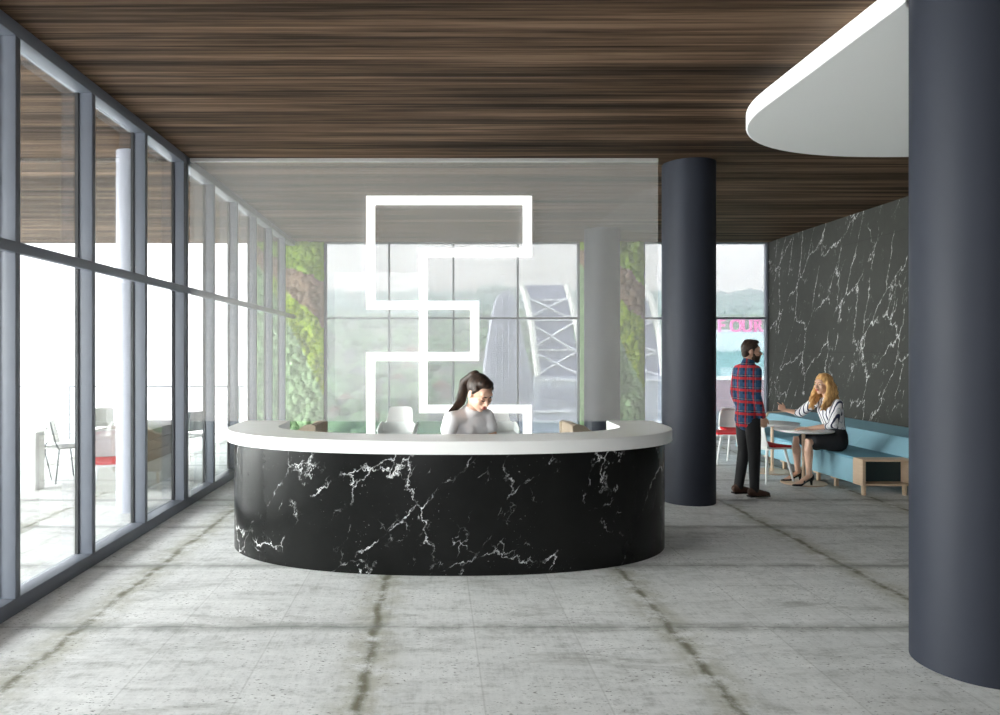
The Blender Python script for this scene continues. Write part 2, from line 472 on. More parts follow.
def dup(o, loc, rz, label, group=None, skip=()):
    r = o.copy(); COL.objects.link(r); r.location = loc; r.rotation_euler = (0, 0, rz); r['label'] = label
    if group: r['group'] = group
    for ch in list(o.children):
        if ch.name.split('.')[0] in skip: continue
        c = ch.copy(); COL.objects.link(c); c.parent = r
        for d in list(ch.children):
            e = d.copy(); COL.objects.link(e); e.parent = c
    return r

def reparent_origin(o, loc):
    """move a mesh object's origin to loc, geometry staying put"""
    o.data.transform(Matrix.Translation(-V(loc))); o.location = loc
    return o

H = 3.73           # ceiling height
EYE = 1.65
F = 700.
def at(px, py, D): return V(((px-436)/F*D, D, EYE-(py-352)/F*D))

XL, XR, YB = -2.64, 6.3, 13.3

# ------------------------------------------------------------------ room shell
tag(MB().box(-9.2, XR+.2, -3.2, YB+.12, -.25, 0).build('floor', M['floor'], smooth=False), kind='structure')
tag(MB().box(-9.2, XR+.2, -3.2, YB+.12, H, H+.3).build('ceiling', M['ceil'], smooth=False), kind='structure')  # stretch beyond the side glass stands in for the ceiling's mirror image
tag(MB().box(XR, XR+.2, -3.2, YB+.12, 0, H).build('wall_right', M['marble_wall'], smooth=False), kind='structure')
tag(MB().box(-.2, XR, -3.2, -3.0, 0, H).build('wall_front_light_block', M['unseen_wall'], smooth=False), kind='structure')  # unseen wall behind the camera, cut short on the left to admit fill light

tag(MB().box(XL-.2, XL, -3.2, 1.51, 0, H).build('wall_left_light_block', M['unseen_wall'], smooth=False), kind='structure')  # unseen solid wall added in place of glazing to cut light from the left
# left curtain wall
w1 = root('window_1', (XL, 0, 0), kind='structure')
FW = .055
ks = [4.45+.98*k for k in range(-3, 10)]
YS = 1.51
ks = [k for k in ks if k > YS]
for y in ks:
    m = MB().box(XL-.10, XL, y-FW, y, .09, H-.09, .004)
    fr = m.build('mullion', M['frame'], w1)
    MB().box(XL-.128, XL-.101, y-FW-.010, y+.010, .09, H-.09).build('gasket', M['frame_in'], fr)
MB().box(XL-.14, XL, YS, YB, H-.09, H, .004).build('top_rail', M['frame'], w1)
MB().box(XL-.14, XL, YS, YB, 0, .10, .004).build('bottom_rail', M['frame'], w1)
MB().box(XL-.05, XL+.006, YS, YB, 2.275, 2.345, .004).build('transom', M['frame'], w1)
prev = YS
for y in ks:
    MB().box(XL-.119, XL-.113, prev+.012, y-FW-.012, .10, H-.09).build('pane', M['glass_out'], w1, smooth=False)
    prev = y
# far window wall
w2 = root('window_2', (0, YB, 0), kind='structure')
MX = [-2.09, -.89, .33, 1.55, 2.70, 3.94, 6.27]
for x in MX: MB().box(x-.02, x+.02, YB-.05, YB+.04, .06, H-.03, .003).build('mullion', M['frame'], w2)
for a, b in [(-2.09, 2.70), (3.94, 6.27)]:
    MB().box(a, b, YB-.045, YB+.04, 2.27, 2.31, .003).build('transom', M['frame'], w2)
    MB().box(a, b, YB-.05, YB+.04, H-.03, H).build('top_rail', M['frame'], w2)
    MB().box(a, b, YB-.10, YB+.06, 0, .07, .006).build('sill', M['white'], w2)
for a, b in zip(MX, MX[1:]):
    if abs(a-2.70) < .01: continue
    MB().box(a+.02, b-.02, YB-.004, YB+.004, .07, H-.03).build('pane', M['tinted'], w2, smooth=False)

# moss piers on the far wall
def moss_pier(x0, x1, key, label):
    r = root('living_wall', ((x0+x1)/2, YB, 0), label, 'living wall')
    MB().box(x0, x1, YB-.04, YB+.10, 0, H-.002).build('backing', M['moss_back'], r, smooth=False)
    def fn(u, v):
        p = V((x0+u*(x1-x0), YB-.085, .05+v*(H-.06)))
        e = min(1, 8*min(u, 1-u)+.2)
        p.y -= e*(.045+.07*noise.noise(p*3.1) + .05*noise.noise(p*11) + .03*noise.noise(p*26))
        return p
    MB().sheet(fn, int((x1-x0)/.022), 170, .06).build('moss', M[key], r, angle=180)
moss_pier(-3.5, -2.12, 'moss_l', 'patchwork moss wall beside the far end of the gridded side windows')
moss_pier(2.72, 3.92, 'moss_r', 'patchwork moss wall panel behind the farthest round column')

# ------------------------------------------------------------------ columns
def column(x, y, label, r=.30):
    c = MB().cyl((x, y), r, 0, H, 72).build('column', M['column'])
    reparent_origin(c, (x, y, 0)); tag(c, label, 'column', kind='thing')
column(2.86, 3.70, 'huge dark slate-blue round column standing closest, cut by the picture edge')
column(2.80, 7.76, 'dark slate-blue round column standing between the desk and the plaid-shirted man', .285)
column(2.83, 11.93, 'round column seen hazily through the frosted glass partition')
c = MB().cyl((-3.17, 7.3), .15, 0, H, 40).build('post', M['lilac']); reparent_origin(c, (-3.17, 7.3, 0))
tag(c, 'slim pale lilac round post on the terrace outside the side windows', 'post')

# ------------------------------------------------------------------ white ceiling canopy
def canopy_outline():
    P = []
    for k in range(13):                      # the panel is cut round the back of the near column
        a = math.radians(6+137*k/12)
        P.append((2.86+.312*math.cos(a), 3.70+.312*math.sin(a)))
    P.append((2.6, 3.93))
    n = 40
    for k in range(n+1):
        a = PI - PI*k/n; e = .9
        cx, cy = math.cos(a), math.sin(a)
        P.append((4.45+1.85*math.copysign(abs(cx)**e, cx), 5.55+1.45*abs(cy)**e))
    P.append((6.3, 3.732))
    return P
can = MB().prism(canopy_outline(), lambda x, y: V((x, y, H-.135)), lambda x, y: V((x, y, H))).build('ceiling_canopy', M['canopy'], angle=50)
reparent_origin(can, (4.45, 5., H-.135))
bv = can.modifiers.new('edge', 'BEVEL'); bv.width = .012; bv.segments = 2; bv.limit_method = 'ANGLE'; bv.angle_limit = math.radians(50)
tag(can, 'white round-ended dropped ceiling panel hanging under the dark wood ceiling', 'ceiling panel')

# ------------------------------------------------------------------ glass partition and its sign
YP = 7.53
gp = root('glass_partition', (0, YP, 0), 'tall glass partition with frosted film across the room behind the desk', 'glass partition')
PX1 = 2.385
MB().box(XL, PX1, YP-.006, YP+.006, .905, H-.035).build('frosted_pane', M['frost'], gp, smooth=False)
MB().box(XL, PX1, YP-.006, YP+.006, .0, .903).build('clear_pane', M['glass'], gp, smooth=False)
MB().box(XL, PX1, YP-.02, YP+.02, H-.035, H).build('top_channel', M['channel'], gp, smooth=False)
MB().box(XL-.16, XL+.0, YP-.12, YP-.06, 0.0, H-.01, .004).build('end_post', M['frame'], gp)

lg = MB()
YL = YP-.03
def strip(x0, y0, x1, y1):
    a, b = at(x0, y1, YL), at(x1, y0, YL)
    lg.box(a.x, b.x, YL-.010, YL+.022, a.z, b.z)
strip(366.4, 196, 531.8, 204.6)
strip(523.2, 204.6, 531.8, 248.2)
strip(419.2, 248.2, 531.8, 256.8)
strip(419.2, 256.8, 427.4, 405)
strip(366.4, 204.6, 375, 301)
strip(366.4, 301, 419.2, 309.4); strip(427.4, 301, 479, 309.4)
strip(470.6, 309.4, 479, 352.2)
strip(427.4, 352.2, 479, 360.8); strip(366.4, 352.2, 419.2, 360.8)
strip(366.4, 360.8, 375, 457)
strip(366.4, 457, 531.8, 465.6)
strip(419.2, 405, 531.8, 413)
strip(523.2, 413, 531.8, 457)
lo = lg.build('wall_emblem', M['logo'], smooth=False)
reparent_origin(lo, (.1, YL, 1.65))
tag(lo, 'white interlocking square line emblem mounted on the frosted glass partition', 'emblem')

# ------------------------------------------------------------------ reception desk
CX, CY = .115, 6.23
def ell(a, b, n, e=2.0, back=.41):
    """open U: right arm end, round the front, left arm end"""
    P = [(CX+a, CY+back)]
    for k in range(n+1):
        t = -PI*k/n
        cx, cy = math.cos(t), math.sin(t)
        P.append((CX+a*math.copysign(abs(cx)**(2/e), cx), CY+b*math.copysign(abs(cy)**(2/e), cy)))
    P.append((CX-a, CY+back))
    return P
def ushape(mb, ao, bo, ai, bi, z0, z1, e=2.0, n=72, back=.41):
    O, I = ell(ao, bo, n, e, back), ell(ai, bi, n, e, back)
    def r(P, z): return [mb.b.verts.new((x, y, z)) for x, y in P]
    o0, o1, i0, i1 = r(O, z0), r(O, z1), r(I, z0), r(I, z1)
    for k in range(len(O)-1):
        mb.b.faces.new((o0[k], o0[k+1], o1[k+1], o1[k])); mb.b.faces.new((i0[k], i1[k], i1[k+1], i0[k+1]))
        mb.b.faces.new((o1[k], o1[k+1], i1[k+1], i1[k])); mb.b.faces.new((o0[k], i0[k], i0[k+1], o0[k+1]))
    mb.b.faces.new((o0[0], o1[0], i1[0], i0[0])); mb.b.faces.new((o0[-1], i0[-1], i1[-1], o1[-1]))
    return mb
desk = root('reception_desk', (CX, CY, 0), 'large curved reception desk clad in white-veined black marble', 'desk')
DE = 2.25
ushape(MB(), 1.87, 1.075, 1.77, .97, 0, .9, DE).build('front_panel', M['marble_desk'], desk, angle=50)
o = ushape(MB(), 1.93, 1.13, 1.50, .69, .9, 1.0, DE).build('countertop', M['white'], desk, angle=50); o['label'] = 'thick white countertop'
bv = o.modifiers.new('edge', 'BEVEL'); bv.width = .006; bv.segments = 2; bv.limit_method = 'ANGLE'; bv.angle_limit = math.radians(50)
for s_ in (-1, 1):
    xa, xb = sorted((CX+s_*1.50, CX+s_*1.76))
    MB().box(xa, xb, CY+.36, CY+.405, 0, .899).build('end_panel', M['white'], desk, smooth=False)

# ------------------------------------------------------------------ chairs and tables
def cafe_chair(name, label, cat, group, cushion=True):
    t = root(name, (0, 0, 0), label, cat, group)
    def seat(u, v):
        x = (u-.5)*2; y = (v-.5)*2
        w = .215-.02*max(0, y)
        return V((x*w, .0+y*.205, .43 + .012*x*x - .006*y + (.05*max(0, -y-.6))))
    MB().sheet(seat, 12, 12, .022).build('seat', M['chairwhite'], t, world=False)
    def back(u, v):
        x = (u-.5)*2
        w = .21-.035*v**2
        rr = .04*max(0, (abs(x)-.75)/.25)**2
        return V((x*w, -.20-.055*v+.045*x*x - .02*math.sin(v*PI) + (.03*max(0, v-.9)/.1), .425+v*(.345-rr)))
    MB().sheet(back, 12, 10, .02).build('backrest', M['chairwhite'], t, world=False)
    if cushion:
        def cu(u, v):
            x = (u-.5)*2; y = (v-.5)*2
            return V((x*.20, y*.185+.015, .455+.01*x*x-.006*y))
        MB().sheet(cu, 8, 8, .03).build('seat_cushion', M['red'], t, world=False)
    for sx in (-1, 1):
        for sy in (-1, 1):
            MB().tube([(sx*.15, sy*.14, .42), (sx*.215, sy*.215, .006)], [.019, .012], n=10, round_=False).build('leg', M['chairwhite'], t, world=False)
    return t

def place(o, loc, rz): o.location = loc; o.rotation_euler = (0, 0, rz)
GR = 'white chairs with red seats'
ch = cafe_chair('cafe_chair', 'white chair with red seat between the standing man and the seated woman', 'chair', GR)
place(ch, (4.24, 8.97, 0), -math.radians(72))
dup(ch, (4.33, 10.35, 0), math.radians(80), 'white chair with red seat half hidden behind the standing man, facing the window column', GR)
dup(ch, (4.62, 10.75, 0), math.radians(176), 'white chair with its back to the far window, mostly hidden behind the plaid shirt', GR)
dup(ch, (-3.58, 7.72, 0), math.radians(-150), 'white chair with red seat standing in for a window reflection beside the lilac post', GR)  # chair added outside in place of a reflection in the glass

def bistro_table(x, y, label):
    t = root('bistro_table', (x, y, 0), label, 'table', 'round white tables by the blue bench')
    MB().cyl((x, y), .265, .0, .018, 48, bev=.005).build('base', M['ash'], t)
    MB().cyl((x, y), .021, .018, .655, 20).build('post', M['ash'], t)
    MB().lathe((x, y), [(.30, .650), (.335, .658), (.345, .668), (.343, .678), (.335, .682)], 56).build('table_top', M['tabletop'], t)
bistro_table(4.62, 8.80, 'round white table the seated woman rests her arm on')
bistro_table(4.62, 9.62, 'round white table standing behind the one the woman leans on')

# blue bench along the marble wall
BX0, BX1, BY0, BY1 = 4.88, 5.44, 8.19, 11.4
bench = root('bench', (5.2, 9.8, 0), 'long light blue upholstered bench against the dark marble wall', 'bench')
MB().box(BX0, BX1, BY0, BY1, .115, .395, .006).build('base', M['blue'], bench)
m = MB()
for k in range(5):
    a = BY0+(BY1-BY0)*k/5; b = BY0+(BY1-BY0)*(k+1)/5
    m.box(BX0-.004, BX1+.02, a+.002, b-.002, .395, .425, .010, 3)
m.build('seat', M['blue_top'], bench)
prof = [(BX1+.02, .425), (5.60, .63), (XR-.02, .645), (XR-.02, .12), (BX1+.02, .12)]
m = MB()
nseg = 7
for k in range(nseg):
    a = BY0-.1+(11.75-BY0+.1)*k/nseg; b = BY0-.1+(11.75-BY0+.1)*(k+1)/nseg
    m.prism(prof, lambda x, z, a=a: V((x, a+.002, z)), lambda x, z, b=b: V((x, b-.002, z)))
m.build('backrest', M['blue'], bench, smooth=False)
m = MB(); m.prism([(BX1+.0, .10), (BX1+.0, .44), (5.585, .648), (XR-.02, .662), (XR-.02, .10)], lambda x, z: V((x, 11.752, z)), lambda x, z: V((x, 11.785, z)))
m.build('end_panel', M['ash'], bench, smooth=False)
# open wooden cubby at the near end
m = MB(); y0, y1 = 8.0, 8.185
m.box(BX0-.005, 5.46, y0, y1, .395, .42, .003); m.box(BX0-.005, 5.46, y0, y1, .115, .14, .003)
m.box(BX0-.005, BX0+.03, y0, y1, .14, .395); m.box(5.425, 5.46, y0, y1, .14, .395)
cub = m.build('end_cubby', M['ash'], bench, smooth=False)
MB().box(BX0+.03, 5.425, y1-.012, y1, .14, .395).build('back_panel', M['teal'], cub, smooth=False)
for x, y in [(BX0+.05, 8.07), (5.40, 8.07)]:
    MB().cyl((x, y), .022, 0, .115, 16, .026).build('foot', M['ash'], bench)
for y in (8.62, 9.02, 9.45, 9.9, 10.4, 10.9, 11.3):
    MB().box(BX0+.01, BX0+.09, y-.055, y+.055, .093, .115, .002).box(BX0+.03, BX0+.07, y-.02, y+.02, 0, .093, .002).build('foot', M['ash'], bench)

# white shell chairs and tan tub chairs behind the partition
def shell_chair(label):
    t = root('shell_chair', (0, 0, 0), label, 'chair', 'white shell chairs behind the glass')
    def back(u, v):
        x = (u-.5)*2
        w = .25-.10*v if v < .62 else .188-.02*((v-.62)/.38)**2
        if v < .5: w = .26 - .03*v
        return V((x*w, -.18-.10*v+.10*x*x*(1-v*.6), .44+v*(.41-.02*abs(x)**6)))
    MB().sheet(back, 14, 16, .02).build('backrest', M['chairwhite'], t, world=False)
    def seat(u, v):
        x = (u-.5)*2; y = (v-.5)*2
        return V((x*.23, y*.22, .44+.05*x*x-.02*y+.03*max(0, -y-.5)))
    MB().sheet(seat, 12, 10, .02).build('seat', M['chairwhite'], t, world=False)
    for s_ in (-1, 1):
        def arm(u, v, s_=s_): return V((s_*(.235+.03*v), -.2+u*.33, .45+v*(.19-.10*u*u)))
        MB().sheet(arm, 8, 5, .018).build('armrest', M['chairwhite'], t, world=False)
    MB().cyl((0, 0), .025, .03, .44, 16).build('post', M['channel'], t, world=False)
    MB().lathe((0, 0), [(.24, 0), (.24, .012), (.05, .03)], 32).build('base', M['channel'], t, world=False)
    return t
sh = shell_chair('white shell chair behind the glass, seen below the lower left of the emblem')
place(sh, (-.555, 10.0, 0), math.radians(170))
dup(sh, (.92, 10.1, 0), math.radians(188), 'white shell chair behind the glass, half hidden by the receptionist')

def tub_chair(label):
    t = root('tub_chair', (0, 0, 0), label, 'chair', 'tan tub chairs behind the glass')
    for s_ in (-1, 1):
        P = [(-.30, .16), (.26, .16), (.30, .52), (.05, .58), (-.17, .735), (-.27, .755), (-.32, .73)]
        x0 = s_*.26
        MB().prism(P, lambda y, z, x0=x0: V((x0-.04, y, z)), lambda y, z, x0=x0: V((x0+.04, y, z))).build('side_panel', M['tan'], t, world=False, angle=60)
    MB().box(-.22, .22, -.32, -.22, .16, .75, .03).build('backrest', M['tan'], t, world=False)
    MB().box(-.218, .218, -.219, .28, .24, .42, .03).build('seat', M['tan'], t, world=False)
    for sx in (-1, 1):
        for sy in (-1, 1):
            MB().cyl((sx*.24, sy*.22), .015, 0, .16, 10, .02).build('leg', M['ash'], t, world=False)
    return t
tb = tub_chair('tan tub chair behind the glass above the left arm of the desk')
place(tb, (-1.78, 9.0, 0), math.radians(84))
dup(tb, (1.98, 9.0, 0), math.radians(-84), 'tan tub chair behind the glass above the right arm of the desk')

# ------------------------------------------------------------------ terrace outside the left windows
def terrace_chair(label):
    t = root('terrace_chair', (0, 0, 0), label, 'chair', 'thin legged chairs on the terrace')
    def seat(u, v): return V(((u-.5)*.40, (v-.5)*.38, .44-.015*math.sin(u*PI)))
    MB().sheet(seat, 8, 8, .016).build('seat', M['mesh'], t, world=False)
    def back(u, v): return V(((u-.5)*(.38-.05*v), -.20-.07*v+.05*(2*u-1)**2, .52+v*.28))
    MB().sheet(back, 8, 6, .012).build('backrest', M['mesh'], t, world=False)
    for s_ in (-1, 1):
        MB().tube([(s_*.165, -.16, .44), (s_*.175, -.205, .52), (s_*.165, -.265, .78)], [.009, .009, .008], n=8).build('back_post', M['blacksteel'], t, world=False)
        for sy in (-1, 1):
            MB().tube([(s_*.16, sy*.15, .44), (s_*.215, sy*.225, 0.008)], [.011, .008], n=8, round_=False).build('leg', M['blacksteel'], t, world=False)
    return t
tc = terrace_chair('thin legged grey terrace chair drawn up to the low dark table')
place(tc, (-4.76, 8.98, 0), math.radians(-35))
dup(tc, (-5.24, 8.95, 0), math.radians(140), 'thin legged terrace chair partly hidden behind the white block added for a reflection')
dup(tc, (-3.62, 10.15, 0), math.radians(60), 'thin legged terrace chair just beyond the glass partition line')
dup(tc, (-5.0, 10.4, 0), math.radians(200), 'thin legged terrace chair standing nearest the railing')
t = root('low_table', (-4.58, 9.75, 0), 'low dark terrace table with thin black legs', 'table')
MB().box(-4.86, -4.30, 9.5, 10.0, .38, .405, .004).build('table_top', M['blacksteel'], t)
for x in (-4.82, -4.34):
    for y in (9.54, 9.96): MB().tube([(x, y, .38), (x, y, .005)], [.012, .010], n=8, round_=False).build('leg', M['blacksteel'], t)
pd = root('reflection_stand_in', (-4.87, 8.44, 0), 'white square block standing in for a pale reflection in the nearest side window', 'reflection_stand_in')  # block added where the pane carries a pale reflection
MB().box(-4.97, -4.77, 8.34, 8.54, 0, .70, .006).build('body', M['white'], pd)
MB().box(-4.99, -4.75, 8.32, 8.56, .70, .73, .004).build('top', M['white'], pd)
pb = root('planter_bench', (-3.75, 8.9, 0), 'brown boarded planter box on the terrace by the third window bay', 'planter')
m = MB()
for k in range(3): m.box(-4.1, -3.42, 8.2, 9.6, .34+.128*k, .34+.128*k+.122, .004)
m.build('boards', M['brownwood'], pb)
MB().box(-4.03, -3.49, 8.27, 9.53, 0, .34).build('plinth', M['mesh'], pb, smooth=False)
rl = root('railing', (-6.2, 13.15, 0), 'thin pale steel railing along the far terrace edge', 'railing')
MB().tube([(-9.1, 13.15, 1.0), (-3.6, 13.15, 1.0)], [.016, .016], n=8).build('top_rail', M['rail'], rl)
for z in (.12, .3, .48, .66, .84): MB().tube([(-9.1, 13.15, z), (-3.6, 13.15, z)], [.006, .006], n=6).build('wire', M['rail'], rl)
for k in range(6): MB().cyl((-9.0+k*1.06, 13.15), .018, 0, 1.0, 10).build('post', M['rail'], rl)

# ------------------------------------------------------------------ view beyond the far window
def ground_z(x, y):
    P = [(25, -9), (45, -10), (80, -12), (130, -13), (180, -7), (260, 5), (380, 20), (520, 39), (640, 48), (900, 46)]
    for (a, za), (b, zb) in zip(P, P[1:]):
        if y <= b:
            t_ = max(0, min(1, (y-a)/(b-a))); t_ = t_*t_*(3-2*t_); z = za+(zb-za)*t_; break
    else: z = P[-1][1]
    return z + (y/220)*2.4*noise.noise(V((x/60, y/80, 0))) + (y/640)**2*6*noise.noise(V((x/150+7, y/200, 2)))
m = MB()
nx, ny = 70, 60
G = []
for j in range(ny+1):
    y = 25*(900/25)**(j/ny)
    G.append([m.b.verts.new(V(((-.19+1.6*i/nx)*y, y, ground_z((-.19+1.6*i/nx)*y, y)))) for i in range(nx+1)])
for j in range(ny):
    for i in range(nx): m.b.faces.new((G[j][i], G[j][i+1], G[j+1][i+1], G[j+1][i]))
tag(m.build('terrain', M['terr'], angle=180), kind='structure')
TREES = [pm('dark tree leaves', (.15, .25, .14), .95, .3, 1.5, spec=.1), pm('olive tree leaves', (.26, .35, .20), .95, .3, 1.5, spec=.1), pm('blue green tree leaves', (.17, .28, .25), .95, .3, 1.5, spec=.1)]
rnd = random.Random(3)
for q, (nm, cnt) in enumerate([('hillside_woodland', 1000), ('valley_woodland', 500), ('ridge_woodland', 1100)]):
    m = MB()
    for k in range(cnt):
        y = (rnd.uniform(110, 420), rnd.uniform(48, 130), rnd.uniform(380, 660))[q]
        x = rnd.uniform(-.18, .62)*y
        if abs(x/y-.10) < .14 and y < 140: continue
        if .38 < x/y < .5 and y < 72: continue
        r = (rnd.uniform(2.2, 5), rnd.uniform(1.0, 2.2), rnd.uniform(5, 10))[q]
        r *= .62; m.blob((x, y, ground_z(x, y)+r*.45), r, 2, .7, .8)
    o = m.build(nm, TREES[(0, 1, 2)[q]], angle=180)
    tag(o, ('green tree cover spread over the distant hillside', 'nearer tree crowns in the valley below the far window', 'hazy tree cover along the distant ridge line')[q], 'trees', None, 'stuff')

HM = [facade_mat('cream render', (.50, .47, .43), (.12, .13, .15)), facade_mat('grey render', (.36, .37, .40), (.10, .11, .13)), facade_mat('pink brick', (.36, .25, .23), (.12, .12, .14))]
ROOF = pm('clay roof', (.26, .13, .10), .9, .2, 1)
ROOFG = pm('slate roof', (.18, .19, .22), .9, .2, 1)
rnd = random.Random(11)
hs = [(345, 398, 70), (358, 372, 105), (372, 415, 60), (381, 383, 92), (398, 378, 110), (402, 402, 72), (408, 366, 130), (436, 412, 62),
      (441, 386, 95), (446, 371, 120), (459, 396, 78), (466, 374, 110), (334, 410, 62), (350, 352, 160), (412, 350, 170), (470, 353, 165), (394, 420, 56)]
lbls = ['beside the left moss wall', 'high up the valley side', 'low down near the sill', 'mid slope']
for k, (px, py, D) in enumerate(hs):
    rw, rh = rnd.uniform(1.1, 2.0), rnd.uniform(.9, 1.5)
    D = 90.                                   # walk out until the slope meets this line of sight
    while D < 420 and EYE-(py-352)/F*D > ground_z((px-436)/F*D, D) + rh*D/80: D += 1.5
    x = (px-436)/F*D; s_ = D/80.
    z = EYE-(py-352)/F*D
    w, d, h = rw*s_, 1.6*s_, rh*s_
    gz = min(ground_z(x, D), z-h) - .5
    b = root('house', (x, D, gz), 'small blurred house among the trees seen through the far window', 'house', 'small houses on the wooded slope')
    MB().box(x-w/2, x+w/2, D-d/2, D+d/2, gz, z).build('wall', HM[k % 3], b, smooth=False)
    P = [(-w/2-.1*s_, 0), (w/2+.1*s_, 0), (0, w*.35)]
    MB().prism(P, lambda a, c_: V((x+a, D-d/2-.1*s_, z+c_)), lambda a, c_: V((x+a, D+d/2+.1*s_, z+c_))).build('roof', (ROOF, ROOFG)[k % 2], b, smooth=False)

# thin summer haze lying over the valley
hm, hnt, hout = new_mat('valley haze'); hg = NT(hnt)
vs = hg.node('ShaderNodeVolumeScatter'); vs.inputs['Color'].default_value = (.86, .945, 1, 1); vs.inputs['Density'].default_value = .0020
hnt.links.new(vs.outputs[0], hout.inputs[1])
hz = MB().box(-120, 560, 32, 860, -40, 110).build('haze', hm, smooth=False)
tag(hz, 'thin pale haze lying over the valley and hills', 'haze', None, 'stuff')

# steel bridge
LIL = pm('lilac bridge steel', (.30, .31, .42), .8, .12, .2)
LIL2 = pm('grey lilac stone', (.40, .41, .50), .85, .12, .3)
PALE = pm('pale painted steel', (.85, .85, .83), .7, .05, .5)
BD = 120.
def B(px, py, dd=0.): 
    p = at(px, py, BD); p.y += dd; return p
br = root('bridge', (B(560, 430).x, BD, -12), 'pale lilac steel arch bridge with cross bracing beyond the far window', 'bridge')
L = [(482, 470), (485, 367), (488, 346), (492, 320), (496, 301), (499, 295.5), (502.5, 292), (508, 290.5), (513, 294.5), (515.5, 299), (517.5, 306), (522.4, 333), (527.7, 359), (531.7, 375), (533.5, 400), (534.5, 470)]
m = MB().prism(L, lambda a, b: B(a, b), lambda a, b: B(a, b, 5.))
m.build('arch_pylon', LIL2, br, angle=25)
m = MB()
for k in range(7):
    px = 490+k*6.3; top = {0: 345, 1: 310, 2: 296, 3: 296, 4: 318, 5: 348, 6: 372}[k]
    p0, p1 = B(px, 432, -.25), B(px+.5*(k-3)*-.2, top, -.25)
    m.tube([p0, p1], [.16, .12], n=6)
m.build('pylon_rib', LIL, br)
def bar(m, a, b, w, d0=0., dep=.8):
    p, q = B(*a, d0), B(*b, d0)
    m.tube([p, q], [(w/F*BD/2, dep/2)]*2, ref=(1, 0, .01), n=4, round_=False)
def rib(pts, w):
    m = MB(); P = [B(a, b, -1.) for a, b in pts]
    m.tube(P, [(w/F*BD/2, .6)]*len(P), ref=(1, 0, 0), n=8, round_=False); m.build('arch_rib', PALE, br)
rib([(520, 283), (525, 296), (530, 320), (534, 350), (537, 376)], 6.5)
rib([(565, 284), (570, 300), (575, 322), (580, 350), (583, 376)], 6.5)
rib([(610, 284), (615, 300), (620, 322), (625, 350), (628, 376)], 6)
rib([(643, 288), (649, 300), (654, 318), (658, 340), (661, 376)], 6)
# deck wall between ribs: bracing panels
m = MB()
m.prism([(522, 284.5), (566, 284.5), (581, 376), (538, 376)], lambda a, b: B(a, b, .6), lambda a, b: B(a, b, 1.6))
m.prism([(580, 284.5), (646, 290), (665, 376), (584, 376)], lambda a, b: B(a, b, .6), lambda a, b: B(a, b, 1.6))
m.build('web_plate', LIL, br, smooth=False)
X_ = pm('mid lilac steel', (.78, .79, .86), .8, .1, .5)
for (a, b, c, d) in [((528, 322), (577, 352), (530, 350), (575, 322)), ((533, 352), (582, 376), (536, 376), (580, 350)), ((524, 296), (570, 318), (528, 318), (567, 298)),
                     ((584, 322), (655, 352), (586, 352), (652, 322)), ((590, 352), (660, 376), (590, 376), (658, 352))]:
    m = MB(); bar(m, a, b, 3, .1, .5); bar(m, c, d, 3, .35, .5); m.build('cross_brace', X_, br, smooth=False)
for (a, b) in [((526, 320), (660, 320)), ((531, 350), (660, 350)), ((522, 300), (650, 300))]:
    m = MB(); p, q = B(*a, .25), B(*b, .25)
    m.box(p.x, q.x, p.y-.2, p.y+.2, p.z-.14, p.z+.14); m.build('cross_beam', X_, br, smooth=False)
m = MB()
p0, p1 = B(533, 470), B(680, 376)
m.box(p0.x, p1.x, BD-.8, BD+4, p0.z, p1.z)
m.build('pier', pm('blue grey pier stone', (.44, .47, .57), .85, .1, .3), br, smooth=False)
m = MB()
for a, b in [((540, 388), (577, 406)), ((585, 388), (640, 406))]:
    p, q = B(a[0], b[1]), B(b[0], a[1])
    m.box(p.x, q.x, BD-1.0, BD-.81, p.z, q.z)
m.build('pier_panel', LIL, br, smooth=False)
m = MB()
for py in (380, 411, 421): 
    p, q = B(533, py), B(680, py); m.box(p.x, q.x, BD-1.1, BD-.8, p.z-.2, p.z+.2)
m.build('deck_rail', X_, br, smooth=False)

# sign building seen right of the middle column
SD = 58.
def S(px, py, dd=0.): p = at(px, py, SD); p.y += dd; return p
sb = root('sign_building', (S(745, 430).x, SD, -12), 'banded low building carrying pink rooftop letters beyond the far window', 'building')
def band(nm, y0, y1, mat_, dd=0.):
    a, b = S(690, y1), S(800, y0)
    MB().box(a.x, b.x, SD+dd, SD+6, a.z, b.z).build(nm, mat_, sb, smooth=False)
band('parapet', 332, 351, pm('pale blue panel', (.60, .74, .79), .7, .05, .4))
band('glazed_storey', 351, 376, facade_mat('teal glazing', (.30, .52, .56), (.45, .62, .66), 2.4, 2.6), .15)
band('cornice', 376, 380, pm('pale cornice', (.8, .82, .84), .7))
band('brick_storey', 380, 411, pm('mauve brick', (.36, .28, .33), .9, .3, .6), .1)
band('ground_storey', 411, 525, pm('dark slate storey', (.2, .23, .27), .8, .3, .5), .15)
PINK = pm('pink sign letter', (.78, .27, .50), .6)
for px, chx in ((719, 'F'), (731, 'O'), (743, 'U'), (755, 'R')):
    cu = bpy.data.curves.new('sign_letter', 'FONT'); cu.body = chx; cu.size = 1.55; cu.extrude = .1; cu.offset = .035
    tmp = bpy.data.objects.new('tmp', cu); COL.objects.link(tmp)
    dg = bpy.context.evaluated_depsgraph_get()
    me = bpy.data.meshes.new_from_object(tmp.evaluated_get(dg)); bpy.data.objects.remove(tmp)
    p = S(px, 332, .3)
    me.transform(Matrix.Translation(p - sb.location) @ Matrix.Rotation(PI/2, 4, 'X') @ Matrix.Diagonal((.85, 1, 1, 1)))
    me.materials.clear(); me.materials.append(PINK)
    o = bpy.data.objects.new('sign_letter', me); COL.objects.link(o); o.parent = sb
m = MB(); a, b = S(712, 331.6, .45), S(775, 331, .45); m.box(a.x, b.x, a.y, a.y+.1, a.z-.05, b.z+.12)
m.build('sign_rail', X_, sb, smooth=False)

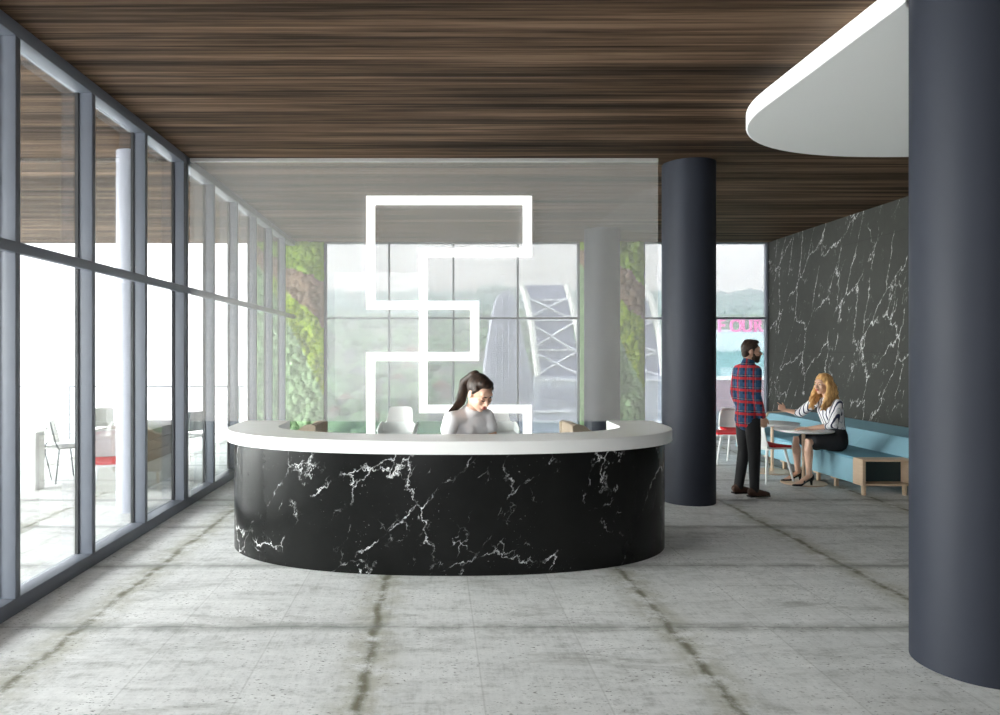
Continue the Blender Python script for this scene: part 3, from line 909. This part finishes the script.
# ------------------------------------------------------------------ people
def remeshed(mb, name, mat, parent, voxel=.007, smooth=4, fac=.5, origin=None):
    bmesh.ops.recalc_face_normals(mb.b, faces=mb.b.faces)
    me = bpy.data.meshes.new('tmp'); mb.b.to_mesh(me); mb.b.free()
    o = bpy.data.objects.new('tmp', me); COL.objects.link(o)
    r = o.modifiers.new('r', 'REMESH'); r.mode = 'VOXEL'; r.voxel_size = voxel
    if smooth:
        s_ = o.modifiers.new('s', 'SMOOTH'); s_.factor = fac; s_.iterations = smooth
    dg = bpy.context.evaluated_depsgraph_get()
    res = bpy.data.meshes.new_from_object(o.evaluated_get(dg))
    bpy.data.objects.remove(o)
    res.name = name
    res.polygons.foreach_set('use_smooth', [True]*len(res.polygons))
    res.materials.clear(); res.materials.append(mat)
    q = bpy.data.objects.new(name, res); COL.objects.link(q)
    if parent is not None: q.parent = parent
    return q

def basis(fwd, up=(0, 0, 1)):
    f = V(fwd).normalized(); r = f.cross(V(up)).normalized(); u = r.cross(f)
    return Matrix((r, f, u)).transposed()       # columns right, forward, up

def head(mb, c, R, k=1., fem=False):
    """skull, jaw, nose, ears of a head; local axes right, forward, up"""
    def P(x, y, z): return V(c) + R @ (V((x, y, z))*k)
    def ball(p, r): mb.ball(P(*p), tuple(q*k for q in r), R, 24)
    ball((0, -.012, .032), (.074, .094, .088))
    ball((0, .028, -.030), (.056 if fem else .060, .064, .078))
    ball((0, .058, -.088), (.022 if fem else .028, .026, .020))
    ball((0, .010, -.055), (.052 if fem else .059, .060, .045))
    ball((0, .074, .040), (.050, .020, .022))
    ball((-.036, .066, -.022), (.024, .022, .022)); ball((.036, .066, -.022), (.024, .022, .022))
    mb.tube([P(0, .086, .014), P(0, .104, -.012), P(0, .111, -.026)], [.007*k, .010*k, .013*k], ref=R @ V((1, 0, 0)), n=10)
    for s_ in (-1, 1):
        ball((s_*.013, .098, -.030), (.008, .010, .007))
        ball((s_*.075, -.006, -.008), (.010, .022, .032))
    ball((0, .088, -.056), (.022, .012, .014))
def face(parent, c, R, k, skin_lip, brow, down=False, lid=None):
    c = V(c)
    def P(x, y, z): return c + R @ (V((x, y, z))*k)
    for s_ in (-1, 1):
        if down:      # looking down: the lid with its lash line shows
            e = MB().ball(P(s_*.031, .083, .006), (.0145*k, .011*k, .0095*k), R, 12).build('eyelid', lid, parent, world=False)
            MB().tube([P(s_*.018, .0925, .0), P(s_*.031, .0955, -.003), P(s_*.045, .088, .001)], [.0022*k, .003*k, .0025*k], n=6).build('eyelashes', M['brow'], e, world=False)
            MB().tube([P(s_*.014, .094, .026), P(s_*.032, .093, .031), P(s_*.050, .080, .026)], [.0030*k, .0032*k, .002*k], n=6).build('eyebrow', brow, parent, world=False)
            continue
        e = MB().ball(P(s_*.031, .083, .006), (.0115*k, .010*k, .0068*k), R, 12).build('eye', M['eyew'], parent, world=False)
        MB().ball(P(s_*.031, .0915, .005), (.006*k, .0035*k, .006*k), R, 10).build('iris', M['iris'], e, world=False)
        MB().tube([P(s_*.014, .094, .026), P(s_*.032, .093, .031), P(s_*.050, .080, .026)], [.0026*k, .0028*k, .0018*k], n=6).build('eyebrow', brow, parent, world=False)
    mb = MB()
    mb.ball(P(0, .098, -.0525), (.021*k, .007*k, .0055*k), R, 12); mb.ball(P(0, .097, -.0615), (.018*k, .008*k, .006*k), R, 12)
    mb.build('lips', skin_lip, parent, world=False)

def hand(mb, w, d, side, palm, curls=(25, 30, 35, 40), k=1., thumb=.5, straight=None):
    """w wrist, d direction to the knuckles, side towards the thumb, palm direction the fingers curl to"""
    d = V(d).normalized(); palm = (V(palm) - d*V(palm).dot(d)).normalized(); side = d.cross(palm) if d.cross(palm).dot(V(side)) > 0 else palm.cross(d)
    w = V(w)
    mb.tube([w, w+d*.035*k, w+d*.085*k], [(.026*k, .018*k), (.036*k, .016*k), (.041*k, .013*k)], ref=side, n=12)
    L = [.072, .080, .074, .058]
    for i in range(4):
        off = side*(.031-.0205*i)*k
        p = w+d*(.090-.004*abs(i-1.3))*k+off; v = d + side*(.06-.04*i); v.normalize()
        pts = [p - v*.02*k, p]; a = 0.
        for j, seg in enumerate((.45, .32, .23)):
            a += math.radians(curls[i])*(1, 1.1, .8)[j]
            p = p + (v*math.cos(a) + palm*math.sin(a))*L[i]*seg*k
            pts.append(p)
        mb.tube(pts, [.0095*k, .0092*k, .0085*k, .0078*k, .0065*k], n=8)
    p = w + d*.03*k + side*.024*k
    t1 = (d*.7+side*.75+palm*thumb*.5).normalized(); t2 = (d*.95+side*.25+palm*thumb*.6).normalized()
    mb.tube([p, p+t1*.036*k, p+t1*.036*k+t2*.03*k, p+t1*.036*k+t2*.055*k], [.0145*k, .012*k, .0105*k, .008*k], n=8)

def person_root(mb, loc, rz, label, skin, voxel=.006):
    o = remeshed(mb, 'person', skin, None, voxel, 5)
    o.location = loc; o.rotation_euler = (0, 0, rz)
    return tag(o, label, 'person')

# --- standing man, local axes: +Y forward, +X his right
def man():
    Rh = basis((math.sin(math.radians(26)), math.cos(math.radians(26)), -.03))
    hc = V((.012, .035, 1.655))
    b = MB(); head(b, hc, Rh, 1.0)
    b.tube([(0, -.012, 1.46), (0, .0, 1.53), (.005, .018, 1.60)], [.066, .057, .056], n=16)
    b.tube([(0, 0, .90), (0, 0, 1.0), (0, .005, 1.12), (0, .0, 1.30), (0, -.01, 1.42), (0, -.012, 1.47)],
           [(.122, .082), (.122, .085), (.122, .085), (.148, .106), (.15, .095), (.09, .068)], n=20)
    sh = {}
    for s_ in (-1, 1):
        S0 = V((s_*.160, -.012, 1.435)); E = V((s_*.200, -.035, 1.165)); W = V((s_*.195, .055, .92))
        sh[s_] = (S0, E, W)
        b.tube([V((s_*.08, -.012, 1.45)), S0], [.06, .058], n=12)
        b.tube([S0, S0.lerp(E, .5), E, E.lerp(W, .35), W], [.055, .047, .040, .041, .027], n=12)
        hand(b, W, V((s_*-.06, .22, -.97)), V((0, 1, .2)), V((-s_, .15, 0)), (22, 26, 30, 34))
        hp = V((s_*.074, 0, .85)); kn = V((s_*.098, .015, .50)); an = V((s_*.105, -.02+(.03 if s_ > 0 else -.03), .09))
        b.tube([hp, hp.lerp(kn, .5), kn, kn.lerp(an, .35), an], [.070, .068, .055, .056, .038], n=14)
        b.tube([an+V((0, -.03, -.035)), an+V((0, .06, -.05)), an+V((0, .15, -.06))], [(.034, .034), (.038, .03), (.034, .018)], n=12)
    p = person_root(b, (3.60, 8.08, 0), math.radians(-80), 'bearded person in red and navy plaid shirt and black trousers standing in profile', M['skin'])
    face(p, hc, Rh, 1.0, M['lip'], M['brow'])
    # shirt
    m = MB()
    m.tube([(0, 0, .86), (0, 0, .96), (0, .005, 1.10), (0, .0, 1.28), (0, -.01, 1.40), (0, -.012, 1.475)],
           [(.172, .132), (.163, .124), (.148, .108), (.163, .122), (.162, .108), (.100, .08)], n=24)
    m.tube([(0, -.012, 1.46), (0, .0, 1.535)], [.078, .068], n=16)
    for s_ in (-1, 1):
        S0, E, W = sh[s_]
        m.tube([V((s_*.07, -.012, 1.455)), S0], [.07, .068], n=12)
        m.tube([S0, S0.lerp(E, .5), E, E.lerp(W, .5), W.lerp(E, .03)], [.068, .062, .055, .047, .037], n=14)
    remeshed(m, 'shirt', M['plaid'], p, .009, 4)
    MB().tube([(0, .004, 1.515), (0, .01, 1.555)], [.074, .066], n=20, round_=False).build('collar', M['plaid'], p, world=False)
    m = MB()
    m.tube([(0, 0, .84), (0, 0, .90)], [(.145, .10), (.14, .10)], n=20)
    for s_ in (-1, 1):
        hp = V((s_*.085, 0, .88)); kn = V((s_*.098, .015, .50)); an = V((s_*.105, -.02+(.03 if s_ > 0 else -.03), .075))
        m.tube([hp, hp.lerp(kn, .5), kn, kn.lerp(an, .5), an], [.090, .083, .068, .060, .052], n=16)
    remeshed(m, 'trousers', M['black'], p, .009, 4)
    for s_ in (-1, 1):
        an = V((s_*.105, -.02+(.03 if s_ > 0 else -.03), .09))
        m = MB()
        a = an + V((0, -.035, -.045))
        m.tube([a+V((0, -.012, .012)), a+V((0, .06, .004)), a+V((0, .15, -.010)), a+V((0, .205, -.016))], [(.040, .045), (.044, .045), (.045, .032), (.036, .024)], n=14)
        m.tube([an+V((0, -.015, -.03)), an+V((0, -.012, .002))], [.048, .044], n=14)
        sh_ = remeshed(m, 'shoe', M['brownshoe'], p, .007, 3)
        MB().prism([(-.04, -.07), (.042, -.07), (.046, .08), (.044, .13), (.03, .185), (-.03, .185), (-.044, .13), (-.046, .08)],
                   lambda x, y: V((an.x+x, an.y+y, .0)), lambda x, y: V((an.x+x, an.y+y, .016))).build('sole', M['blackshoe'], sh_, world=False, smooth=False)
    m = MB()
    def P(x, y, z): return hc + Rh @ V((x, y, z))
    m.ball(P(0, -.020, .046), (.079, .096, .090), Rh, 28)
    m.ball(P(0, -.055, -.02), (.066, .050, .060), Rh, 20)
    m.ball(P(0, .030, .108), (.055, .052, .032), Rh, 20); m.ball(P(0, -.02, .112), (.060, .07, .034), Rh, 20)
    for s_ in (-1, 1): m.tube([P(s_*.070, .012, .03), P(s_*.071, .014, -.03)], [.012, .008], n=8)
    remeshed(m, 'hair', M['hair_m'], p, .006, 3)
    m = MB()
    m.ball(P(0, .028, -.070), (.062, .070, .048), Rh, 24); m.ball(P(0, .062, -.095), (.032, .034, .034), Rh, 20)
    for s_ in (-1, 1):
        m.tube([P(s_*.066, .012, -.02), P(s_*.058, .03, -.06)], [.010, .016], n=8)
    m.tube([P(-.026, .090, -.045), P(0, .100, -.042), P(.026, .090, -.045)], [.006, .007, .006], n=8)
    remeshed(m, 'beard', M['hair_m'], p, .006, 2)
man()

# --- seated woman, world axes (root at her seat, no turn)
def woman():
    O = V((5.0, 8.7, 0))
    def W_(x, y, z): return V((x, y, z)) - O
    f = V((-.92, -.39, 0)).normalized(); r = V((f.y, -f.x, 0))
    Rh = basis((-.95, -.36, -.02)); hc = W_(4.80, 8.68, 1.245); hk = 1.06
    b = MB(); head(b, hc, Rh, hk, True)
    pel, wst, che, up, nk = W_(4.955, 8.71, .555), W_(4.95, 8.71, .74), W_(4.905, 8.70, .90), W_(4.88, 8.70, 1.0), W_(4.865, 8.70, 1.055)
    b.tube([pel, wst, che, up, nk], [(.130, .10), (.115, .09), (.14, .11), (.135, .085), (.07, .055)], ref=r, n=20)
    b.tube([nk-V((0, 0, .03)), W_(4.86, 8.695, 1.10), W_(4.825, 8.685, 1.175)], [.052, .046, .046], n=14)
    shL, shR = W_(4.905, 8.55, 1.02), W_(4.80, 8.865, 1.02)
    elL, elR = W_(4.80, 8.475, .755), W_(4.69, 9.02, .86)
    wrL, wrR = W_(4.575, 8.60, .712), W_(4.53, 9.08, .895)
    for S0, E, Wr in ((shL, elL, wrL), (shR, elR, wrR)):
        b.tube([up.lerp(nk, .4), S0], [.05, .048], n=12)
        b.tube([S0, S0.lerp(E, .5), E, E.lerp(Wr, .4), Wr], [.046, .040, .035, .034, .023], n=12)
    hand(b, wrL, (-.95, .28, -.05), (0, 1, .2), (0, .1, -1), (8, 8, 10, 12), .95)
    hand(b, wrR, (-.86, -.02, .50), (.25, -.3, .9), (-.25, -.9, -.1), (4, 30, 44, 50), .95)
    legs = ((W_(4.94, 8.62, .545), W_(4.575, 8.60, .545), W_(4.575, 8.585, .155), V((-.93, -.12, 0))), (W_(4.92, 8.80, .545), W_(4.60, 8.945, .53), W_(4.60, 8.90, .150), V((-.93, -.05, 0))))
    for hp, kn, an, fd in legs:
        b.tube([hp, hp.lerp(kn, .5), kn, kn.lerp(an, .3), kn.lerp(an, .6), an], [.078, .074, .056, .056, .043, .031], n=14)
        b.tube([an+V((.02, 0, -.02)), an+fd*.06+V((0, 0, -.06)), an+fd*.13+V((0, 0, -.112)), an+fd*.18+V((0, 0, -.120))], [.030, .030, .030, .02], n=12)
    p = person_root(b, O, 0, 'blonde person in striped blouse and dark skirt sitting on the blue bench, pointing', M['skin_f'])
    face(p, hc, Rh, hk, M['lip'], M['brow_l'])
    m = MB()
    m.tube([wst-V((-.005, 0, .06)), wst, che, up, nk-V((0, 0, .005))], [(.135, .108), (.132, .106), (.155, .124), (.148, .098), (.078, .062)], ref=r, n=24)
    c1, c2 = che.lerp(up, .2)+f*.065+r*.06, che.lerp(up, .2)+f*.065-r*.06
    m.ball(c1, .058); m.ball(c2, .058)
    for S0, E, Wr in ((shL, elL, wrL), (shR, elR, wrR)):
        m.tube([up.lerp(nk, .4), S0], [.06, .058], n=12)
        m.tube([S0, S0.lerp(E, .5), E, E.lerp(Wr, .22)], [.060, .062, .058, .046], n=14)
    remeshed(m, 'blouse', M['stripe'], p, .009, 4)
    m = MB()
    m.tube([wst-V((0, 0, .02)), pel+V((0, 0, .07)), pel-V((0, 0, .03))], [(.128, .104), (.158, .130), (.165, .135)], ref=r, n=22)
    for hp, kn, an, fd in legs: m.tube([hp, hp.lerp(kn, .45), hp.lerp(kn, .74)], [.104, .096, .083], n=16)
    a = legs[0][0].lerp(legs[1][0], .5); c_ = legs[0][1].lerp(legs[1][1], .5)
    m.tube([a, a.lerp(c_, .4)-V((0, 0, .01)), a.lerp(c_, .70)-V((0, 0, .015))], [(.12, .09), (.13, .085), (.15, .078)], ref=(0, 1, 0), n=20)
    m.tube([a.lerp(c_, .40)-V((0, .05, .02)), a.lerp(c_, .66)-V((0, .08, .05))], [.07, .062], n=12)
    remeshed(m, 'skirt', M['skirt'], p, .010, 5)
    for hp, kn, an, fd in legs:
        m = MB(); fz = fd.normalized(); sd = V((-fz.y, fz.x, 0))
        toe = an+fz*.185; toe.z = .022; ball_ = an+fz*.115; ball_.z = .026; heel = an+fz*-.03; heel.z = .098
        m.tube([heel+fz*.01, an.lerp(ball_, .5)+V((0, 0, -.030)), ball_, toe, toe+fz*.03], [(.031, .024), (.033, .016), (.039, .021), (.030, .015), (.016, .010)], ref=sd, n=12)
        m.tube([heel+V((0, 0, .0)), heel+V((0, 0, .03))], [.033, .033], n=12)
        m.tube([heel-V((0, 0, .012))+fz*.004, heel*1-V((0, 0, .05)), V((heel.x, heel.y, .0))-fz*.004+V((0, 0, .004))], [.024, .015, .012], n=10, round_=False)
        m.tube([an.lerp(ball_, .72)+sd*.036+V((0, 0, -.008)), an.lerp(ball_, .68)+V((0, 0, .036)), an.lerp(ball_, .72)-sd*.036+V((0, 0, -.008))], [.012, .013, .012], n=8)
        remeshed(m, 'shoe', M['blackshoe'], p, .006, 2)
    # long wavy hair
    m = MB()
    def P(x, y, z): return hc + Rh @ (V((x, y, z))*hk)
    m.ball(P(0, -.022, .047), (.088*hk, .100*hk, .090*hk), Rh, 28)
    m.ball(P(0, -.06, -.02), (.080*hk, .058*hk, .09*hk), Rh, 20)
    rr = random.Random(5)
    for k in range(58):
        a = math.radians(rr.uniform(-122, 122))
        aa = abs(a)
        # azimuth measured from the back of the head; the front lock starts beside the cheek
        x0, y0 = math.sin(a)*.082, -.018-math.cos(a)*.085
        y0 = min(y0, .018)
        top = P(x0*.55, y0*.6, .118-.03*rr.random()); mid = P(x0*1.04, y0, .03)
        ph = rr.uniform(0, 6.28); amp = rr.uniform(.010, .022)
        pts = [top, mid]; front = aa > 1.2
        zl = rr.uniform(-.30, -.24) if front else rr.uniform(-.25, -.18)
        n_ = 7
        for j in range(1, n_+1):
            q = j/n_
            z = .0 + (zl)*q
            flare = 1.10 + .35*math.sin(q*PI*.8)
            x = x0*(flare - (.22*q if front else 0)) + amp*math.sin(ph+q*9)*.9
            y = y0*(1+.2*q) + (.105*q*q if front else -.015*q) + amp*math.cos(ph+q*8)
            pts.append(P(x, y, z))
        R_ = [.014, .017] + [.0175]*5 + [.014, .007]
        m.tube(pts, R_, n=8)
    remeshed(m, 'hair', M['hair_w'], p, .006, 1)
woman()

# --- receptionist behind the desk
def receptionist():
    O = V((.30, 5.98, 0))
    def W_(x, y, z): return V((x, y, z)) - O
    k = 1.17
    f = V((.50, -.87, 0)).normalized(); r = V((f.y, -f.x, 0))
    Rh = basis((.50, -.72, -.50)); hc = W_(.350, 5.635, 1.315)
    b = MB(); head(b, hc, Rh, k, True)
    pel, wst, che, up, nk = W_(.28, 5.99, .60), W_(.285, 5.95, .80), W_(.285, 5.87, 1.0), W_(.285, 5.81, 1.10), W_(.288, 5.775, 1.165)
    b.tube([pel, wst, che, up, nk], [(.19, .14), (.145, .115), (.16, .125), (.155, .10), (.085, .065)], ref=r, n=20)
    b.tube([nk-V((0, 0, .03)), nk.lerp(hc, .45)+V((0, .03, .0)), hc+Rh @ V((0, -.035, -.06))], [.062, .054, .054], n=14)
    shR, shL = nk+r*.185+V((0, 0, -.055)), nk-r*.150+V((0, 0, -.05))
    elR, elL = W_(.060, 5.655, .835), W_(.50, 5.80, .835)
    wrR, wrL = W_(.25, 5.62, .70), W_(.52, 5.60, .70)
    for S0, E, Wr in ((shR, elR, wrR), (shL, elL, wrL)):
        b.tube([up.lerp(nk, .4), S0], [.055, .054], n=12)
        b.tube([S0, S0.lerp(E, .5), E, E.lerp(Wr, .4), Wr], [.052, .046, .040, .038, .027], n=12)
        hand(b, Wr, (f.x*.8, f.y*.8, -.5), r*(-1 if S0 is shR else 1), (0, -.3, -.9), (25, 28, 30, 34), 1.05)
    legs = []
    for s_ in (-1, 1):
        hp = pel+r*s_*.10; kn = hp+f*.40+V((0, 0, -.03)); an = V((kn.x, kn.y+.06, .10))
        legs.append((hp, kn, an))
        b.tube([hp, hp.lerp(kn, .5), kn, kn.lerp(an, .35), an], [.10, .085, .062, .060, .038], n=14)
        b.tube([an+V((0, .02, -.03)), an+f*.07-V((0, 0, .05)), an+f*.15-V((0, 0, .07))], [.035, .035, .025], n=12)
    p = person_root(b, O, 0, 'dark-haired person in white short-sleeved top looking down behind the reception desk', M['skin_f'], .007)
    face(p, hc, Rh, k, M['lip'], M['brow'], True, M['skin_f'])
    m = MB()
    m.tube([pel+V((0, 0, .05)), wst, che, up, nk-V((0, 0, .015))], [(.185, .15), (.170, .14), (.180, .148), (.172, .118), (.100, .082)], ref=r, n=24)
    for s_ in (-1, 1): m.ball(che.lerp(up, .15)+f*.085+r*s_*.07, .066)
    for S0, E in ((shR, elR), (shL, elL)):
        m.tube([up.lerp(nk, .4), S0], [.066, .066], n=12)
        m.tube([S0, S0.lerp(E, .2), S0.lerp(E, .34)], [.068, .068, .070], n=16)
    remeshed(m, 'top', M['tee'], p, .009, 4)
    cu = nk.lerp(hc, .02)+V((0, .012, -.016))
    MB().tube([cu-V((0, 0, .022)), cu+V((.002, -.006, .018))], [(.096, .084), (.084, .074)], ref=r, n=24, round_=False).build('collar', M['tee'], p, world=False)
    m = MB()
    m.tube([pel-V((0, 0, .02)), pel+V((0, 0, .06))], [(.195, .15), (.19, .148)], ref=r, n=20)
    for hp, kn, an in legs: m.tube([hp, kn, kn.lerp(an, .5), an], [.112, .078, .07, .055], n=14)
    remeshed(m, 'trousers', M['black'], p, .011, 3)
    m = MB()
    def P(x, y, z): return hc + Rh @ (V((x, y, z))*k)
    m.ball(P(0, -.026, .044), (.081*k, .098*k, .089*k), Rh, 28)
    m.ball(P(0, .028, .098), (.058*k, .045*k, .028*k), Rh, 20)
    for s_ in (-1, 1): m.tube([P(s_*.066, .03, .06), P(s_*.074, .01, .015)], [.016*k, .010*k], n=8)
    m.ball(P(0, -.105, .085), (.036*k, .034*k, .036*k), Rh, 18)
    tail = [P(0, -.095, .085), P(-.005, -.130, .070), W_(.235, 5.80, 1.40)]
    tail += [W_(.222, 5.79, 1.31), W_(.200, 5.755, 1.235), W_(.155, 5.71, 1.19), W_(.105, 5.67, 1.168)]
    m.tube(tail, [.030, .036, .042, .044, .040, .030, .010], n=14)
    remeshed(m, 'hair', M['hair_r'], p, .006, 2)
    st = root('stool', (.28, 6.0, 0), 'grey swivel stool under the seated receptionist behind the desk', 'stool')
    MB().lathe((.28, 6.0), [(.15, .40), (.19, .42), (.195, .445), (.16, .46)], 32).build('seat', M['mesh'], st)
    MB().cyl((.28, 6.0), .03, .03, .40, 16).build('post', M['channel'], st)
    MB().lathe((.28, 6.0), [(.24, 0), (.24, .015), (.05, .035)], 32).build('base', M['channel'], st)
receptionist()

# ------------------------------------------------------------------ camera, sky, view
cam = bpy.data.cameras.new('camera'); co = bpy.data.objects.new('camera', cam); COL.objects.link(co)
co.location = (0, 0, EYE); co.rotation_euler = (PI/2, 0, 0)
cam.sensor_width = 36; cam.sensor_fit = 'HORIZONTAL'; cam.lens = 36*F/1000
cam.shift_x = .064; cam.shift_y = -.0055; cam.clip_start = .05; cam.clip_end = 3000
SC.camera = co

w = bpy.data.worlds.new('overcast sky'); SC.world = w; w.use_nodes = True
nt = w.node_tree; nt.nodes.clear(); g = NT(nt)
out = nt.nodes.new('ShaderNodeOutputWorld'); bg = nt.nodes.new('ShaderNodeBackground')
tc_ = g.node('ShaderNodeTexCoord').outputs['Generated']; x, y, z = g.sep(tc_)
cloud = g.noise(g.mapping(tc_, (1, 1, 3)), 2.2, 5, .55)
col = g.mix(g.step(z, .0, .7), (1, 1, .995), (.80, .88, 1))
col = g.mix(g.step(cloud, .4, .7, 0, .3), col, (1, 1, 1))
g.put(bg.inputs[0], col); bg.inputs[1].default_value = 3.1
nt.links.new(bg.outputs[0], out.inputs[0])

sun = bpy.data.lights.new('hazy sun', 'SUN'); so = bpy.data.objects.new('hazy_sun', sun); COL.objects.link(so)
sun.energy = 14.0; sun.angle = math.radians(70); sun.color = (1, .985, .96)
so.rotation_euler = V((.93, .14, -.36)).to_track_quat('-Z', 'Y').to_euler(); so.location = (-12, -5, 8)
SC.view_settings.view_transform = 'Standard'; SC.view_settings.look = 'None'
SC.view_settings.gamma = 1; SC.view_settings.use_curve_mapping = False
SC.view_settings.exposure = 1.0
SC.cycles.transparent_max_bounces = 32
SC.cycles.max_bounces = 12; SC.cycles.diffuse_bounces = 6
